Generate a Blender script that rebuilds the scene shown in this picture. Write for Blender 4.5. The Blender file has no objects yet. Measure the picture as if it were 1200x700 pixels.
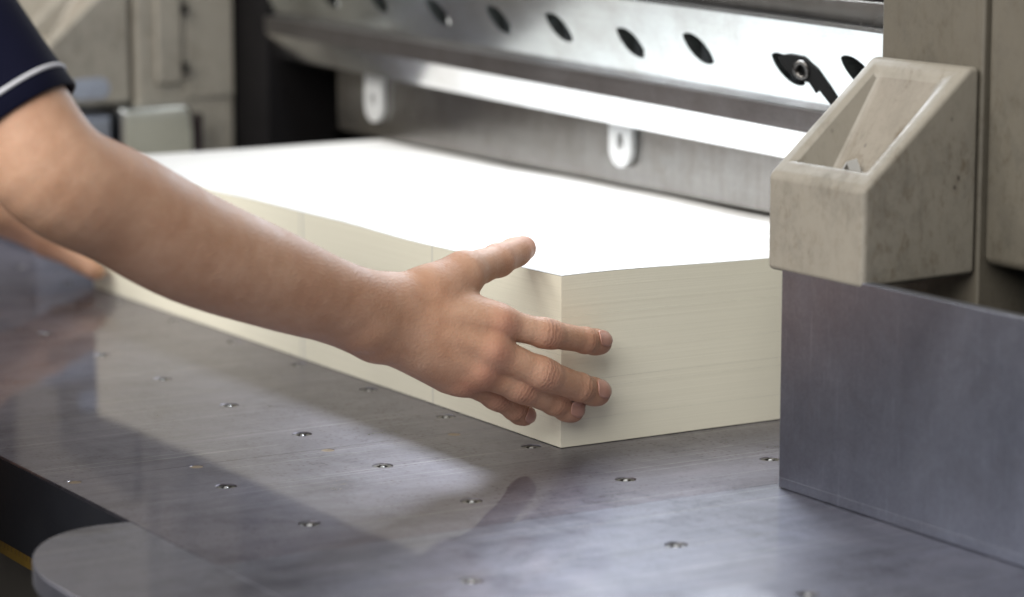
import bpy, bmesh, math, random
import numpy as np
from mathutils import Vector, Matrix

random.seed(4)
rng = np.random.default_rng(7)
S = bpy.context.scene
COL = S.collection
# ------------------------------------------------------------------ camera
# world: origin = near bottom corner of the paper stack on the table,
# X = along the knife (towards the camera side), Y = into the machine, Z up, metres
FW = Vector((-0.8438, 0.5111, -0.1639)).normalized()
RT = FW.cross(Vector((0, 0, 1))).normalized()
UP = RT.cross(FW)
cd = bpy.data.cameras.new('camera')
cam = bpy.data.objects.new('camera', cd)
COL.objects.link(cam)
m = Matrix((RT, UP, -FW)).transposed().to_4x4()
m.translation = Vector((1.44618, -0.91079, 0.37622))
cam.matrix_world = m
cd.sensor_width = 36.0
cd.lens = 101.1
cd.clip_start = 0.02
cd.clip_end = 60
cd.dof.use_dof = True
cd.dof.focus_distance = 1.72
cd.dof.aperture_fstop = 5.2
S.camera = cam
# ------------------------------------------------------------------ world and lamps (indoor print shop)
W = bpy.data.worlds.new('World')
S.world = W
W.use_nodes = True
bg = W.node_tree.nodes['Background']
bg.inputs[0].default_value = (0.80, 0.86, 1.0, 1)
bg.inputs[1].default_value = 0.13


def area(name, loc, target, sx, sy, power, col):
    l = bpy.data.lights.new(name, 'AREA')
    l.shape = 'RECTANGLE'
    l.size, l.size_y = sx, sy
    l.energy = power
    l.color = col
    o = bpy.data.objects.new(name, l)
    COL.objects.link(o)
    o.location = loc
    d = Vector(target) - Vector(loc)
    o.rotation_euler = d.to_track_quat('-Z', 'Y').to_euler()
    return o


# strip lamp of the cutter, above and in front of the knife
area('machine_strip_lamp', (-0.29, 0.180, 0.352), (-0.29, 0.06, 0.08), 0.48, 0.045, 2.6, (0.86, 0.93, 1.0))
# ceiling light of the hall, high behind the operator
area('hall_fill_light', (1.0, -2.5, 2.2), (0, 0, 0), 4.4, 2.6, 215, (1.0, 0.965, 0.91))
area('hall_fill_light', (-1.8, -2.4, 2.2), (-.7, 0, 0), 1.6, 1.2, 105, (1.0, 0.97, 0.92))  # second light added without a seen source, brightens the left hand and far side
S.view_settings.view_transform = 'Standard'
S.view_settings.look = 'None'
S.view_settings.gamma = 1
S.view_settings.exposure = 0
S.view_settings.use_curve_mapping = False
S.render.engine = 'CYCLES'
S.cycles.use_denoising = True
S.cycles.max_bounces = 8
S.cycles.caustics_reflective = True


# ------------------------------------------------------------------ material helpers
class NT:
    def __init__(self, name):
        self.m = bpy.data.materials.new(name)
        self.m.use_nodes = True
        self.t = self.m.node_tree
        self.p = self.t.nodes['Principled BSDF']
        self.out = self.t.nodes['Material Output']
        self.co = self.n('ShaderNodeTexCoord').outputs['Object']

    def n(self, typ, **kw):
        nd = self.t.nodes.new(typ)
        for k, v in kw.items():
            setattr(nd, k, v)
        return nd

    def l(self, a, b):
        self.t.links.new(a, b)

    def mapped(self, scale=(1, 1, 1), loc=(0, 0, 0), rot=(0, 0, 0)):
        mp = self.n('ShaderNodeMapping')
        mp.inputs['Scale'].default_value = scale
        mp.inputs['Location'].default_value = loc
        mp.inputs['Rotation'].default_value = rot
        self.l(self.co, mp.inputs[0])
        return mp.outputs[0]

    def noise(self, scale, detail=4, rough=.55, vec=None, dist=0.0):
        nd = self.n('ShaderNodeTexNoise')
        nd.inputs['Scale'].default_value = scale
        nd.inputs['Detail'].default_value = detail
        nd.inputs['Roughness'].default_value = rough
        nd.inputs['Distortion'].default_value = dist
        self.l(vec or self.co, nd.inputs['Vector'])
        return nd.outputs['Fac']

    def ramp(self, fac, stops):
        r = self.n('ShaderNodeValToRGB')
        e = r.color_ramp.elements
        while len(e) < len(stops):
            e.new(.5)
        for q, (pos, c) in zip(e, stops):
            q.position = pos
            q.color = (c, c, c, 1) if not isinstance(c, tuple) else (*c, 1)
        self.l(fac, r.inputs[0])
        return r.outputs[0]

    def mix(self, fac, a, b, mode='MIX'):
        x = self.n('ShaderNodeMix', data_type='RGBA', blend_type=mode)
        for sock, v in ((x.inputs[0], fac), (x.inputs[6], a), (x.inputs[7], b)):
            if hasattr(v, 'links'):
                self.l(v, sock)
            elif isinstance(v, tuple):
                sock.default_value = (*v, 1)
            else:
                sock.default_value = v
        return x.outputs[2]

    def math(self, op, a, b=0.0, c=0.0):
        x = self.n('ShaderNodeMath', operation=op)
        for sock, v in zip(x.inputs, (a, b, c)):
            if hasattr(v, 'links'):
                self.l(v, sock)
            else:
                sock.default_value = v
        return x.outputs[0]

    def xyz(self):
        s = self.n('ShaderNodeSeparateXYZ')
        self.l(self.co, s.inputs[0])
        return s.outputs

    def attr(self, name):
        a = self.n('ShaderNodeAttribute', attribute_name=name)
        return a.outputs['Fac']

    def bump(self, h, strength=.2, dist=.001, prev=None):
        b = self.n('ShaderNodeBump')
        b.inputs['Strength'].default_value = strength
        b.inputs['Distance'].default_value = dist
        self.l(h, b.inputs['Height'])
        if prev:
            self.l(prev, b.inputs['Normal'])
        return b.outputs[0]

    def set(self, **kw):
        names = dict(color='Base Color', rough='Roughness', metal='Metallic', normal='Normal', sss='Subsurface Weight',
                     sssr='Subsurface Radius', ssss='Subsurface Scale', spec='Specular IOR Level', sheen='Sheen Weight',
                     coat='Coat Weight', coatr='Coat Roughness', aniso='Anisotropic')
        for k, v in kw.items():
            s = self.p.inputs[names[k]]
            if hasattr(v, 'links'):
                self.l(v, s)
            elif isinstance(v, tuple) and len(v) == 3 and s.type == 'RGBA':
                s.default_value = (*v, 1)
            else:
                s.default_value = v
        return self


def simple(name, col, rough=.5, metal=0.0, var=.12, scale=60, bump=0.0):
    t = NT(name)
    f = t.noise(scale, 5, .6)
    lo = tuple(c * (1 - var) for c in col)
    hi = tuple(min(1, c * (1 + var)) for c in col)
    t.set(color=t.mix(f, lo, hi), metal=metal)
    t.set(rough=t.ramp(t.noise(scale * .6, 4), [(.3, max(.02, rough - .08)), (.7, min(1, rough + .08))]))
    if bump:
        t.set(normal=t.bump(f, bump, .001))
    return t.m


def steel(name, base, r_lo, r_hi, matte=.35, axis='Y', speck=0.0, tint=(1, 1, 1), blot=6.0, streak=.2, mrough=.36, scratch=.5, mbase=None, edge=1.0):
    """brushed, worn steel: a clear reflecting lobe mixed with a wider lobe of oxide and fine scratches"""
    t = NT(name)
    long, short = 2.5, 300.0
    sc = {'Y': (short, long, short), 'X': (long, short, short), 'Z': (short, short, long)}[axis]
    fine = t.noise(1.0, 4, .65, t.mapped(sc))
    sc2 = tuple(v * .16 if v > 3 else v * 2.0 for v in sc)
    wide = t.noise(1.0, 5, .65, t.mapped(sc2, (3, 1, 7), (0, 0, .06)), .3)
    sc3 = tuple(v * .5 if v > 3 else v * 3.0 for v in {'Y': (long, short, short), 'X': (short, long, short), 'Z': (long, long, short)}[axis])
    cross = t.noise(1.0, 4, .6, t.mapped(sc3, (4, 4, 1), (0, 0, -.1)))
    blotch = t.noise(blot, 7, .66, None, .7)
    stain = t.noise(blot * 3.1, 6, .68, t.mapped((1, 1, 1), (5, 2, 1)), .4)
    grain = t.noise(520, 3, .7)
    c = t.ramp(blotch, [(.25, base * .74), (.5, base), (.8, base * 1.14)])
    c = t.mix(streak, c, t.ramp(fine, [(.3, base * .55), (.7, base * 1.4)]))
    c = t.mix(streak * .6, c, t.ramp(cross, [(.3, base * .6), (.7, base * 1.35)]))
    c = t.mix(.22, c, t.ramp(grain, [(.3, base * .45), (.7, base * 1.4)]))
    c = t.mix(t.ramp(stain, [(.48, 0.0), (.74, .55)]), c, (base * .60, base * .54, base * .48))
    if speck:
        sp = t.n('ShaderNodeTexVoronoi')
        sp.inputs['Scale'].default_value = 310
        t.l(t.co, sp.inputs['Vector'])
        dots = t.ramp(sp.outputs['Distance'], [(.18, 1.0), (.44, 0.0)])
        pick = t.ramp(sp.outputs['Color'], [(.45, 0.0), (.6, 1.0)])
        area_ = t.ramp(t.noise(7, 5, .65, t.mapped((1, 1, 1), (1, 8, 2))), [(.38, 0.0), (.62, 1.0)])
        c = t.mix(t.math('MULTIPLY', t.math('MULTIPLY', t.math('MULTIPLY', dots, pick), area_), speck), c, (.06, .05, .045))
    scr = None
    for rz, thr, ln in ((.25, .70, 2.2), (-.5, .715, 3.5), (1.2, .72, 3.0), (.05, .69, 1.4)):
        v = {'Y': (620, ln, 1), 'X': (ln, 620, 620), 'Z': (620, 1, ln * 9)}[axis]
        rot = (0, rz, 0) if axis == 'Z' else (0, 0, rz)
        q = t.ramp(t.noise(1.0, 1, .4, t.mapped(v, (rz * 9, 2, 3), rot)), [(thr, 0.0), (thr + .03, 1.0)])
        scr = q if scr is None else t.math('MAXIMUM', scr, q)
    c = t.mix(t.math('MULTIPLY', scr, scratch), c, (min(1, base * 1.9),) * 3)
    c = t.mix(1.0, c, tint, 'MULTIPLY')
    rough = t.ramp(t.math('ADD', t.math('MULTIPLY', blotch, .8), t.math('MULTIPLY', wide, .2)), [(.3, r_lo), (.7, r_hi)])
    nb = t.bump(fine, .03, .0003)
    nb = t.bump(wide, .02, .0006, nb)
    t.set(color=c, rough=rough, metal=1.0, normal=nb)
    t.p.inputs['Specular Tint'].default_value = (edge, edge, edge, 1)
    d = t.n('ShaderNodeBsdfPrincipled')
    mb = (mbase or base) * .98
    mc = t.mix(1.0, t.mix(.35, t.mix(1.0, c, (mb / base,) * 3, 'MULTIPLY'), (mb, mb, mb)), tint, 'MULTIPLY')
    t.l(mc, d.inputs['Base Color'])
    d.inputs['Roughness'].default_value = mrough
    d.inputs['Metallic'].default_value = .98
    t.l(t.bump(grain, .12, .0004, nb), d.inputs['Normal'])
    mx = t.n('ShaderNodeMixShader')
    t.l(t.ramp(t.math('ADD', t.math('MULTIPLY', wide, .25), t.math('MULTIPLY', stain, .75)), [(.3, matte * .55), (.7, min(1., matte * 1.45))]), mx.inputs[0])
    t.l(t.p.outputs[0], mx.inputs[1])
    t.l(d.outputs[0], mx.inputs[2])
    t.l(mx.outputs[0], t.out.inputs[0])
    return t.m


def enamel(name, col, dirt=1.0):
    """old cream machine enamel with grime, scuffs and chips"""
    t = NT(name)
    big = t.noise(8, 6, .65, t.mapped((1, 1, 1), (4, 1, 9)), .3)
    med = t.noise(46, 7, .72, t.mapped((1, 1, .8), (2, 5, 1)), .1)
    fine = t.noise(210, 6, .75, t.mapped((1, 1, .5), (7, 5, 1)), .2)
    run = t.noise(1.0, 6, .7, t.mapped((70, 70, 9), (1, 2, 3)), .4)
    spots = t.n('ShaderNodeTexVoronoi')
    spots.inputs['Scale'].default_value = 85
    t.l(t.mapped((1, 1, .7), (.3, .1, .6)), spots.inputs['Vector'])
    chips = t.math('MULTIPLY', t.ramp(spots.outputs['Distance'], [(.05, 1.0), (.13, 0.0)]), t.ramp(t.noise(22, 3), [(.50, 0.0), (.64, 1.0)]))
    dark = tuple(v * .36 for v in col)
    brown = (col[0] * .42, col[1] * .33, col[2] * .23)
    grime = t.ramp(big, [(.45, 0.0), (.62, 1.0)])
    c = t.mix(t.math('MULTIPLY', grime, .22 * dirt), col, tuple(v * .7 for v in col))
    c = t.mix(t.math('MULTIPLY', t.ramp(med, [(.46, 0.0), (.72, .55)]), t.math('MULTIPLY', t.math('ADD', grime, .25), dirt)), c, dark)
    c = t.mix(t.math('MULTIPLY', t.ramp(fine, [(.50, 0.0), (.72, .60)]), t.math('MULTIPLY', t.math('ADD', grime, .2), dirt)), c, brown)
    c = t.mix(t.math('MULTIPLY', t.ramp(run, [(.60, 0.0), (.76, .55)]), dirt), c, brown)
    c = t.mix(t.math('MULTIPLY', chips, .85), c, (.05, .042, .035))
    geo = t.n('ShaderNodeNewGeometry')
    c = t.mix(t.ramp(geo.outputs['Pointiness'], [(.51, 0.0), (.60, .30)]), c, tuple(min(1, v * 1.2) for v in col))
    t.set(color=c, rough=t.ramp(med, [(.3, .42), (.7, .66)]))
    t.set(normal=t.bump(t.noise(190, 4, .6), .10, .001, t.bump(med, .14, .001)))
    return t.m


M = {}
M['plate'] = steel('table_steel', .19, .02, .06, .24, 'Y', 1.0, (.93, .91, 1.0), 6, .14, .50, .8, .82, .55)
M['plate_right'] = steel('right_plate_steel', .18, .02, .07, .28, 'Y', .6, (.90, .91, 1.0), 6, .14, .50, .8, .84, .55)
M['block'] = steel('guide_steel', .42, .28, .42, .45, 'Z', .06, (.82, .87, 1.0), 11, .08, .44, .25)
M['knife'] = steel('knife_steel', .74, .14, .22, .10, 'X', .0, (.95, .99, .99), 5, .10, .36, .15)
M['bevel'] = steel('knife_bevel_steel', .92, .12, .18, .08, 'X', .0, (1, 1, 1), 5, .1, .36, .1)
M['strip'] = steel('knife_strip_steel', .22, .28, .40, .35, 'X', .0, (1, .96, .96), 9, .2, .36, .3)
M['clamp'] = steel('clamp_steel', .26, .18, .30, .12, 'Z', .0, (1, .95, .90), 7, .3, .36, .1)
M['tab'] = simple('hook_steel', (.62, .63, .63), .35, .5)
M['screw'] = simple('screw_steel', (.10, .095, .09), .30, 1.0, .4, 400)
M['socket'] = simple('screw_socket_dark', (.02, .02, .02), .6)
M['brass'] = simple('plug_bronze', (.30, .23, .16), .45, .8, .3, 400)
M['dark'] = simple('dark_parts_and_gaps', (.006, .0055, .006), .6, 0, .3, 30)  # near black, also carries the shade of open gaps in the machine
M['maroon'] = simple('dark_maroon_beam_paint', (.016, .011, .012), .7, 0, .35, 14)
M['dark'].node_tree.nodes['Principled BSDF'].inputs['Specular IOR Level'].default_value = .1
M['maroon'].node_tree.nodes['Principled BSDF'].inputs['Specular IOR Level'].default_value = .08
M['hole'] = simple('bolt_hole_black', (.006, .006, .006), .8)
M['hole'].node_tree.nodes['Principled BSDF'].inputs['Specular IOR Level'].default_value = .1
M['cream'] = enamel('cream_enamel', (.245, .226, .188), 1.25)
M['chute'] = enamel('grimy_chute_enamel', (.215, .192, .157), 1.8)
M['cream_shaded'] = enamel('shaded_column_enamel', (.108, .097, .076), 1.2)  # cream paint too, right column's shade put into a darker base colour
M['apron'] = simple('table_side_navy_paint', (.004, .005, .010), .7, 0, .3, 30)
M['yellow'] = simple('yellow_ruler_tape', (.15, .09, .008), .6, 0, .3, 80)
M['tick'] = simple('ruler_tick_black', (.12, .07, .015), .6)
M['wall'] = simple('dim_hall_wall', (.16, .14, .125), .8, 0, .3, 3)
M['floor'] = simple('dark_hall_floor', (.07, .068, .065), .55, 0, .3, 8)
M['base'] = simple('machine_base_paint', (.10, .095, .085), .5, 0, .25, 20)


# ------------------------------------------------------------------ mesh helpers
def link(name, me, mat, parent=None, smooth=False):
    o = bpy.data.objects.new(name, me)
    COL.objects.link(o)
    if mat:
        me.materials.append(mat)
    if parent:
        o.parent = parent
    if smooth:
        me.polygons.foreach_set('use_smooth', [True] * len(me.polygons))
    return o


def from_bm(name, bm, mat, parent=None, smooth=False):
    bmesh.ops.recalc_face_normals(bm, faces=bm.faces[:])
    me = bpy.data.meshes.new(name)
    bm.to_mesh(me)
    bm.free()
    return link(name, me, mat, parent, smooth)


def tag(o, label=None, cat=None, group=None, kind=None):
    for k, v in (('label', label), ('category', cat), ('group', group), ('kind', kind)):
        if v:
            o[k] = v
    return o


def empty(name, loc=(0, 0, 0)):
    o = bpy.data.objects.new(name, None)
    COL.objects.link(o)
    o.location = loc
    o.empty_display_size = .05
    return o


def bevel(o, w, seg=3, ang=35):
    b = o.modifiers.new('bevel', 'BEVEL')
    b.width = w
    b.segments = seg
    b.limit_method = 'ANGLE'
    b.angle_limit = math.radians(ang)
    b.harden_normals = False
    o.data.polygons.foreach_set('use_smooth', [True] * len(o.data.polygons))
    e = o.modifiers.new('wn', 'WEIGHTED_NORMAL')
    e.keep_sharp = True
    return o


def box(name, lo, hi, mat, parent=None, bev=0.0, seg=2):
    bm = bmesh.new()
    x0, y0, z0 = lo
    x1, y1, z1 = hi
    v = [bm.verts.new(q) for q in ((x0, y0, z0), (x1, y0, z0), (x1, y1, z0), (x0, y1, z0), (x0, y0, z1), (x1, y0, z1), (x1, y1, z1), (x0, y1, z1))]
    for f in ((3, 2, 1, 0), (4, 5, 6, 7), (0, 1, 5, 4), (1, 2, 6, 5), (2, 3, 7, 6), (3, 0, 4, 7)):
        bm.faces.new([v[i] for i in f])
    o = from_bm(name, bm, mat, parent)
    if bev:
        bevel(o, bev, seg)
    return o


def extrude_profile(name, prof, axis, a, b, mat, parent=None, bev=0.0, seg=2):
    """closed 2-D profile extruded along an axis; prof in the two other axes (x,y,z order)"""
    bm = bmesh.new()

    def P(u, v, w):
        return {'X': (w, u, v), 'Y': (u, w, v), 'Z': (u, v, w)}[axis]
    r0 = [bm.verts.new(P(u, v, a)) for u, v in prof]
    r1 = [bm.verts.new(P(u, v, b)) for u, v in prof]
    n = len(prof)
    bm.faces.new(r0[::-1])
    bm.faces.new(r1)
    for i in range(n):
        j = (i + 1) % n
        bm.faces.new((r0[i], r0[j], r1[j], r1[i]))
    o = from_bm(name, bm, mat, parent)
    if bev:
        bevel(o, bev, seg)
    return o


def plate_with_holes(name, outline, holes, z0, z1, mat, parent, bev=.0005):
    """flat plate, outline polygon (xy), circular through holes (x, y, r) cut into it"""
    bm = bmesh.new()
    loops = [outline]
    for (x, y, r) in holes:
        loops.append([(x + r * math.cos(-t * math.tau / 28), y + r * math.sin(-t * math.tau / 28)) for t in range(28)])
    tops = []
    edges = []
    for lp in loops:
        vs = [bm.verts.new((x, y, z1)) for x, y in lp]
        tops.append(vs)
        for i in range(len(vs)):
            edges.append(bm.edges.new((vs[i], vs[(i + 1) % len(vs)])))
    bmesh.ops.triangle_fill(bm, use_beauty=True, use_dissolve=False, edges=edges, normal=(0, 0, 1))
    for k, vs in enumerate(tops):
        # a small chamfer, then the wall
        cx = sum(v.co.x for v in vs) / len(vs)
        cy = sum(v.co.y for v in vs) / len(vs)
        grow = bev if k == 0 else -bev
        mid, bot = [], []
        for i, v in enumerate(vs):
            a, b = vs[i - 1].co, vs[(i + 1) % len(vs)].co
            t = Vector((b.x - a.x, b.y - a.y, 0)).normalized()
            nrm = Vector((t.y, -t.x, 0))
            if (nrm.x * (v.co.x - cx) + nrm.y * (v.co.y - cy)) < 0:
                nrm = -nrm
            q = v.co + nrm * grow
            mid.append(bm.verts.new((q.x, q.y, z1 - bev)))
            bot.append(bm.verts.new((q.x, q.y, z0)))
        n = len(vs)
        for i in range(n):
            j = (i + 1) % n
            bm.faces.new((vs[i], vs[j], mid[j], mid[i]))
            bm.faces.new((mid[i], mid[j], bot[j], bot[i]))
    bmesh.ops.recalc_face_normals(bm, faces=bm.faces[:])
    for f in bm.faces:   # the sheet is open below: make sure the top looks up
        if abs(f.normal.z) > .9 and f.normal.z < 0:
            f.normal_flip()
    me = bpy.data.meshes.new(name)
    bm.to_mesh(me)
    bm.free()
    return link(name, me, mat, parent)


# ------------------------------------------------------------------ setting
f = box('floor', (-3.5, -2.6, -.93), (2.6, 2.2, -.90), M['floor'])
tag(f, 'dark hall floor under the paper cutter', None, None, 'structure')
w1 = box('wall', (-2.9, -2.6, -.90), (-2.8, 2.2, 2.2), M['wall'])
tag(w1, 'dim hall wall far behind the cutter', None, None, 'structure')

# ------------------------------------------------------------------ the paper cutter
C = empty('paper_cutter', (0, 0, 0))
tag(C, 'large cream and steel guillotine paper cutter with screw-studded steel table', 'paper cutter')

# -- table: four steel plates with screw holes
HR = .0064
rowsY = (-.2176, -.1155, -.0122, .0915)
colsX = [.0895 - .1042 * k for k in range(13)]
screws = []
for y in rowsY:
    for x in colsX:
        if y > .05 and x < -.02:
            continue          # covered by the stack
        if y < -.2 and x < -.02 and x > -.6:
            continue          # this row only starts at the wing
        screws.append((x, y))
screws += [(.2369, -.2024), (.2303, -.0734), (.345, -.2024), (.345, -.0734), (.2369, -.335), (.345, -.335)]
SEAM1, SEAM2 = -.0735, .1435
FRONT = -.2985
plugs = [(-.0622, -.2880), (-.0716, -.2109), (-.0735, -.1236), (-.0777, -.0351)]
plugs = [(-.0690, y) for x, y in plugs]
G = .00035
T_ = box('table', (-1.04, FRONT + .004, -.055), (.80, .60, -.0125), M['dark'], C)


def holes_in(x0, x1, y0, y1):
    hs = [(x, y, HR) for x, y in screws if x0 < x < x1 and y0 < y < y1]
    hs += [(x, y, .0042) for x, y in plugs if x0 < x < x1 and y0 < y < y1]
    return hs


def rect(x0, x1, y0, y1):
    return [(x0, y0), (x1, y0), (x1, y1), (x0, y1)]


for (x0, x1, mt) in ((-1.04, SEAM1 - G, M['plate']), (SEAM1 + G, SEAM2 - G, M['plate']), (SEAM2 + G, .80, M['plate_right'])):
    plate_with_holes('plate', rect(x0, x1, FRONT, .60), holes_in(x0, x1, FRONT, .60), -.012, 0.0, mt, T_)
# wing: the front piece with a round corner
out = [(.80, FRONT - G * 2), (.0350, FRONT - G * 2), (.0335, -.318)]
for k in range(1, 13):
    a = math.radians(180 + 90 * k / 12)
    out.append((.1385 + .1050 * math.cos(a), -.318 + .0665 * math.sin(a)))
out.append((.80, -.3845))
plate_with_holes('plate', out[::-1], holes_in(.03, .8, -.3845, FRONT), -.012, -.0001, M['plate_right'], T_)
wing_side = [(x + (.003 if x < .13 else 0), y + .0035) for x, y in out[1:]]
extrude_profile('wing_edge', [(.80, FRONT)] + wing_side, 'Z', -.16, -.0122, M['block'], T_)
# dark front side of the table with the yellow ruler tape
box('front_side', (-1.04, FRONT - .0012, -.0525), (.0340, FRONT - .0006, -.0018), M['apron'], T_)
tape = box('ruler_tape', (-1.04, FRONT - .0010, -.0605), (.030, FRONT + .004, -.0525), M['yellow'], T_)
box('base', (-1.02, FRONT + .02, -.90), (.78, .58, -.0552), M['base'], C)
bm = bmesh.new()
x = -.6
while x < .03:
    hgt = .0035
    vs = [bm.verts.new(q) for q in ((x, FRONT - .0013, -.0524), (x + .0016, FRONT - .0013, -.0524), (x + .0016, FRONT - .0013, -.0524 - hgt), (x, FRONT - .0013, -.0524 - hgt))]
    bm.faces.new(vs)
    x += .0058
tk = from_bm('ruler_marks', bm, M['tick'], T_)
tk['kind'] = 'stuff'
# screws: countersunk heads with hex sockets
bm = bmesh.new()
N = 24
rings = [(.0061, -.0034), (.0058, -.0007), (.0054, -.0004), (.0033, -.0005), (.0030, -.0009)]
prev = None
for r, z in rings:
    cur = [bm.verts.new((r * math.cos(i * math.tau / N), r * math.sin(i * math.tau / N), z)) for i in range(N)]
    if prev:
        for i in range(N):
            bm.faces.new((prev[i], prev[(i + 1) % N], cur[(i + 1) % N], cur[i]))
    prev = cur
low = [bm.verts.new((.0027 * math.cos(i * math.tau / N), .0027 * math.sin(i * math.tau / N), -.0030)) for i in range(N)]
for i in range(N):
    bm.faces.new((prev[i], prev[(i + 1) % N], low[(i + 1) % N], low[i]))
bm.faces.new(low)
glint = []  # metallic glint put in as a bright raised post in each socket
for r, z in ((.0016, -.0029), (.0013, -.0006), (.0006, -.0002)):
    cur = [bm.verts.new((r * math.cos(i * math.tau / 10), r * math.sin(i * math.tau / 10), z)) for i in range(10)]
    if glint:
        for i in range(10):
            bm.faces.new((glint[i], glint[(i + 1) % 10], cur[(i + 1) % 10], cur[i]))
    glint = cur
bm.faces.new(glint)
for f_ in bm.faces:
    f_.material_index = 0
bmesh.ops.recalc_face_normals(bm, faces=bm.faces[:])
for f_ in bm.faces:
    if all(math.hypot(v.co.x, v.co.y) < .0031 for v in f_.verts):
        f_.material_index = 1
    if all(math.hypot(v.co.x, v.co.y) < .0018 for v in f_.verts):
        f_.material_index = 2
sme = bpy.data.meshes.new('screw')
bm.to_mesh(sme)
bm.free()
sme.materials.append(M['screw'])
sme.materials.append(M['socket'])
sme.materials.append(M['tab'])
for (x, y) in screws:
    if abs(x) > 1.2:
        continue
    o = bpy.data.objects.new('screw', sme)
    COL.objects.link(o)
    o.parent = T_
    o.location = (x, y, random.uniform(-.0004, .0001))
    o.rotation_euler.z = random.uniform(0, 6)
bm = bmesh.new()
bmesh.ops.create_cone(bm, cap_ends=True, segments=20, radius1=.0041, radius2=.0040, depth=.003, matrix=Matrix.Translation((0, 0, -.0017)))
pme = bpy.data.meshes.new('plug')
bm.to_mesh(pme)
bm.free()
pme.materials.append(M['brass'])
for (x, y) in plugs:
    o = bpy.data.objects.new('plug', pme)
    COL.objects.link(o)
    o.parent = T_
    o.location = (x, y, 0)

# -- right side guide block
blk = box('side_guide', (.1525, .0510, .0004), (.80, .0585, .1285), M['block'], C, .0006)
box('foot_strip', (.1530, .05075, .0006), (.80, .0512, .0064), M['block'], blk, .0005)
box('guide_void_dark', (.1560, .0587, .0004), (.80, .20, .100), M['dark'], C)  # dark box, its colour carries the shade of the void behind the plate
# -- left side guide
gl = extrude_profile('side_guide', [(.112, .0005), (.200, .0005), (.181, .119), (.176, .124), (.112, .124)], 'X', -1.10, -.912, M['knife'], C, .007)
box('edge_strip', (-.9118, .182, .02), (-.9085, .189, .116), M['maroon'], gl)
box('side_guide', (-1.10, .030, .0005), (-.915, .104, .118), M['block'], C, .003)

# -- columns
right_col = box('column', (.1385, .1300, .10), (.2282, .214, .95), M['cream_shaded'], C, .002, 3)
box('column', (.2302, .1302, .1325), (.80, .214, .95), M['cream_shaded'], C, .006, 4)
box('column_recess', (.1562, .2005, .0004), (.80, .2160, .131), M['dark'], C)  # dark fill for the shaded void under the column panel
lc = box('column', (-1.25, .135, .0), (-.930, .232, .95), M['cream'], C, .004, 3)
box('cover_panel', (-.9302, .152, .142), (-.923, .178, .80), M['cream'], lc, .005, 4)
box('cover_panel', (-.9302, .182, .128), (-.9270, .230, .80), M['cream'], lc, .003, 3)
for zz in (.152, .205):
    box('hinge_pin', (-.926, .1770, zz), (-.9195, .1815, zz + .009), M['dark'], lc)
lcb = box('column', (-1.25, .2322, .0), (-.935, .56, .95), M['dark'], C)  # dark rear half, deepened so the gap beside the knife stays black


# -- trays cast on the columns
def make_tray():
    """cast tray: box open along its sloped top"""
    x0, x1 = -.0437, .0437
    yf, yb = .0, .0795
    zb = .1248
    zf, zt = .1795, .2425
    w = .0105
    bm = bmesh.new()

    def V(*q):
        return bm.verts.new(q)
    ys = .008   # flat lip at the front before the slope starts
    yt = .0720
    o_bot = [V(x0, yf, zb), V(x1, yf, zb), V(x1, yb, zb + .002), V(x0, yb, zb + .002)]
    o_f = [V(x0, yf, zf), V(x1, yf, zf)]
    o_t = [V(x0, yt, zt), V(x1, yt, zt)]
    o_b = [V(x0, yb, zt), V(x1, yb, zt)]
    # rim inner edge
    sl = (zt - zf) / (yt - yf)
    yi0, yi1 = yf + w, yt - .005
    i_f = [V(x0 + w, yi0, zf + sl * (yi0 - yf)), V(x1 - w, yi0, zf + sl * (yi0 - yf))]
    i_t = [V(x0 + w, yi1, zf + sl * (yi1 - yf)), V(x1 - w, yi1, zf + sl * (yi1 - yf))]
    # inside: a small pocket at the front, then a chute running up
    b_f = [V(x0 + w + .0075, yi0 + .0075, zf - .009), V(x1 - w - .0075, yi0 + .0075, zf - .009)]
    b_m = [V(x0 + w + .0075, yi0 + .018, zf - .008), V(x1 - w - .0075, yi0 + .018, zf - .008)]
    b_t = [V(x0 + w + .0075, yi1 - .002, zf + sl * (yi1 - yf) - .0055), V(x1 - w - .0075, yi1 - .002, zf + sl * (yi1 - yf) - .0055)]
    F = bm.faces.new
    F((o_bot[3], o_bot[2], o_bot[1], o_bot[0]))
    F((o_bot[0], o_bot[1], o_f[1], o_f[0]))
    F((o_bot[1], o_bot[2], o_b[1], o_t[1], o_f[1]))
    F((o_bot[3], o_bot[0], o_f[0], o_t[0], o_b[0]))
    F((o_bot[2], o_bot[3], o_b[0], o_b[1]))
    F((o_t[0], o_t[1], o_b[1], o_b[0]))
    F((o_f[0], o_f[1], i_f[1], i_f[0]))
    F((o_f[1], o_t[1], i_t[1], i_f[1]))
    F((o_t[0], o_f[0], i_f[0], i_t[0]))
    F((o_t[1], o_t[0], i_t[0], i_t[1]))
    F((i_f[0], i_f[1], b_f[1], b_f[0]))
    F((i_f[1], i_t[1], b_t[1], b_m[1], b_f[1]))
    F((i_t[0], i_f[0], b_f[0], b_m[0], b_t[0]))
    F((i_t[1], i_t[0], b_t[0], b_t[1]))
    F((b_f[0], b_f[1], b_m[1], b_m[0]))
    F((b_m[0], b_m[1], b_t[1], b_t[0]))
    bmesh.ops.recalc_face_normals(bm, faces=bm.faces[:])
    me = bpy.data.meshes.new('tray')
    bm.to_mesh(me)
    bm.free()
    me.materials.append(M['cream'])
    me.materials.append(M['chute'])
    for p_ in me.polygons:
        if all(abs(me.vertices[i].co.x) < .0300 for i in p_.vertices):
            p_.material_index = 1
    return me


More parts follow.
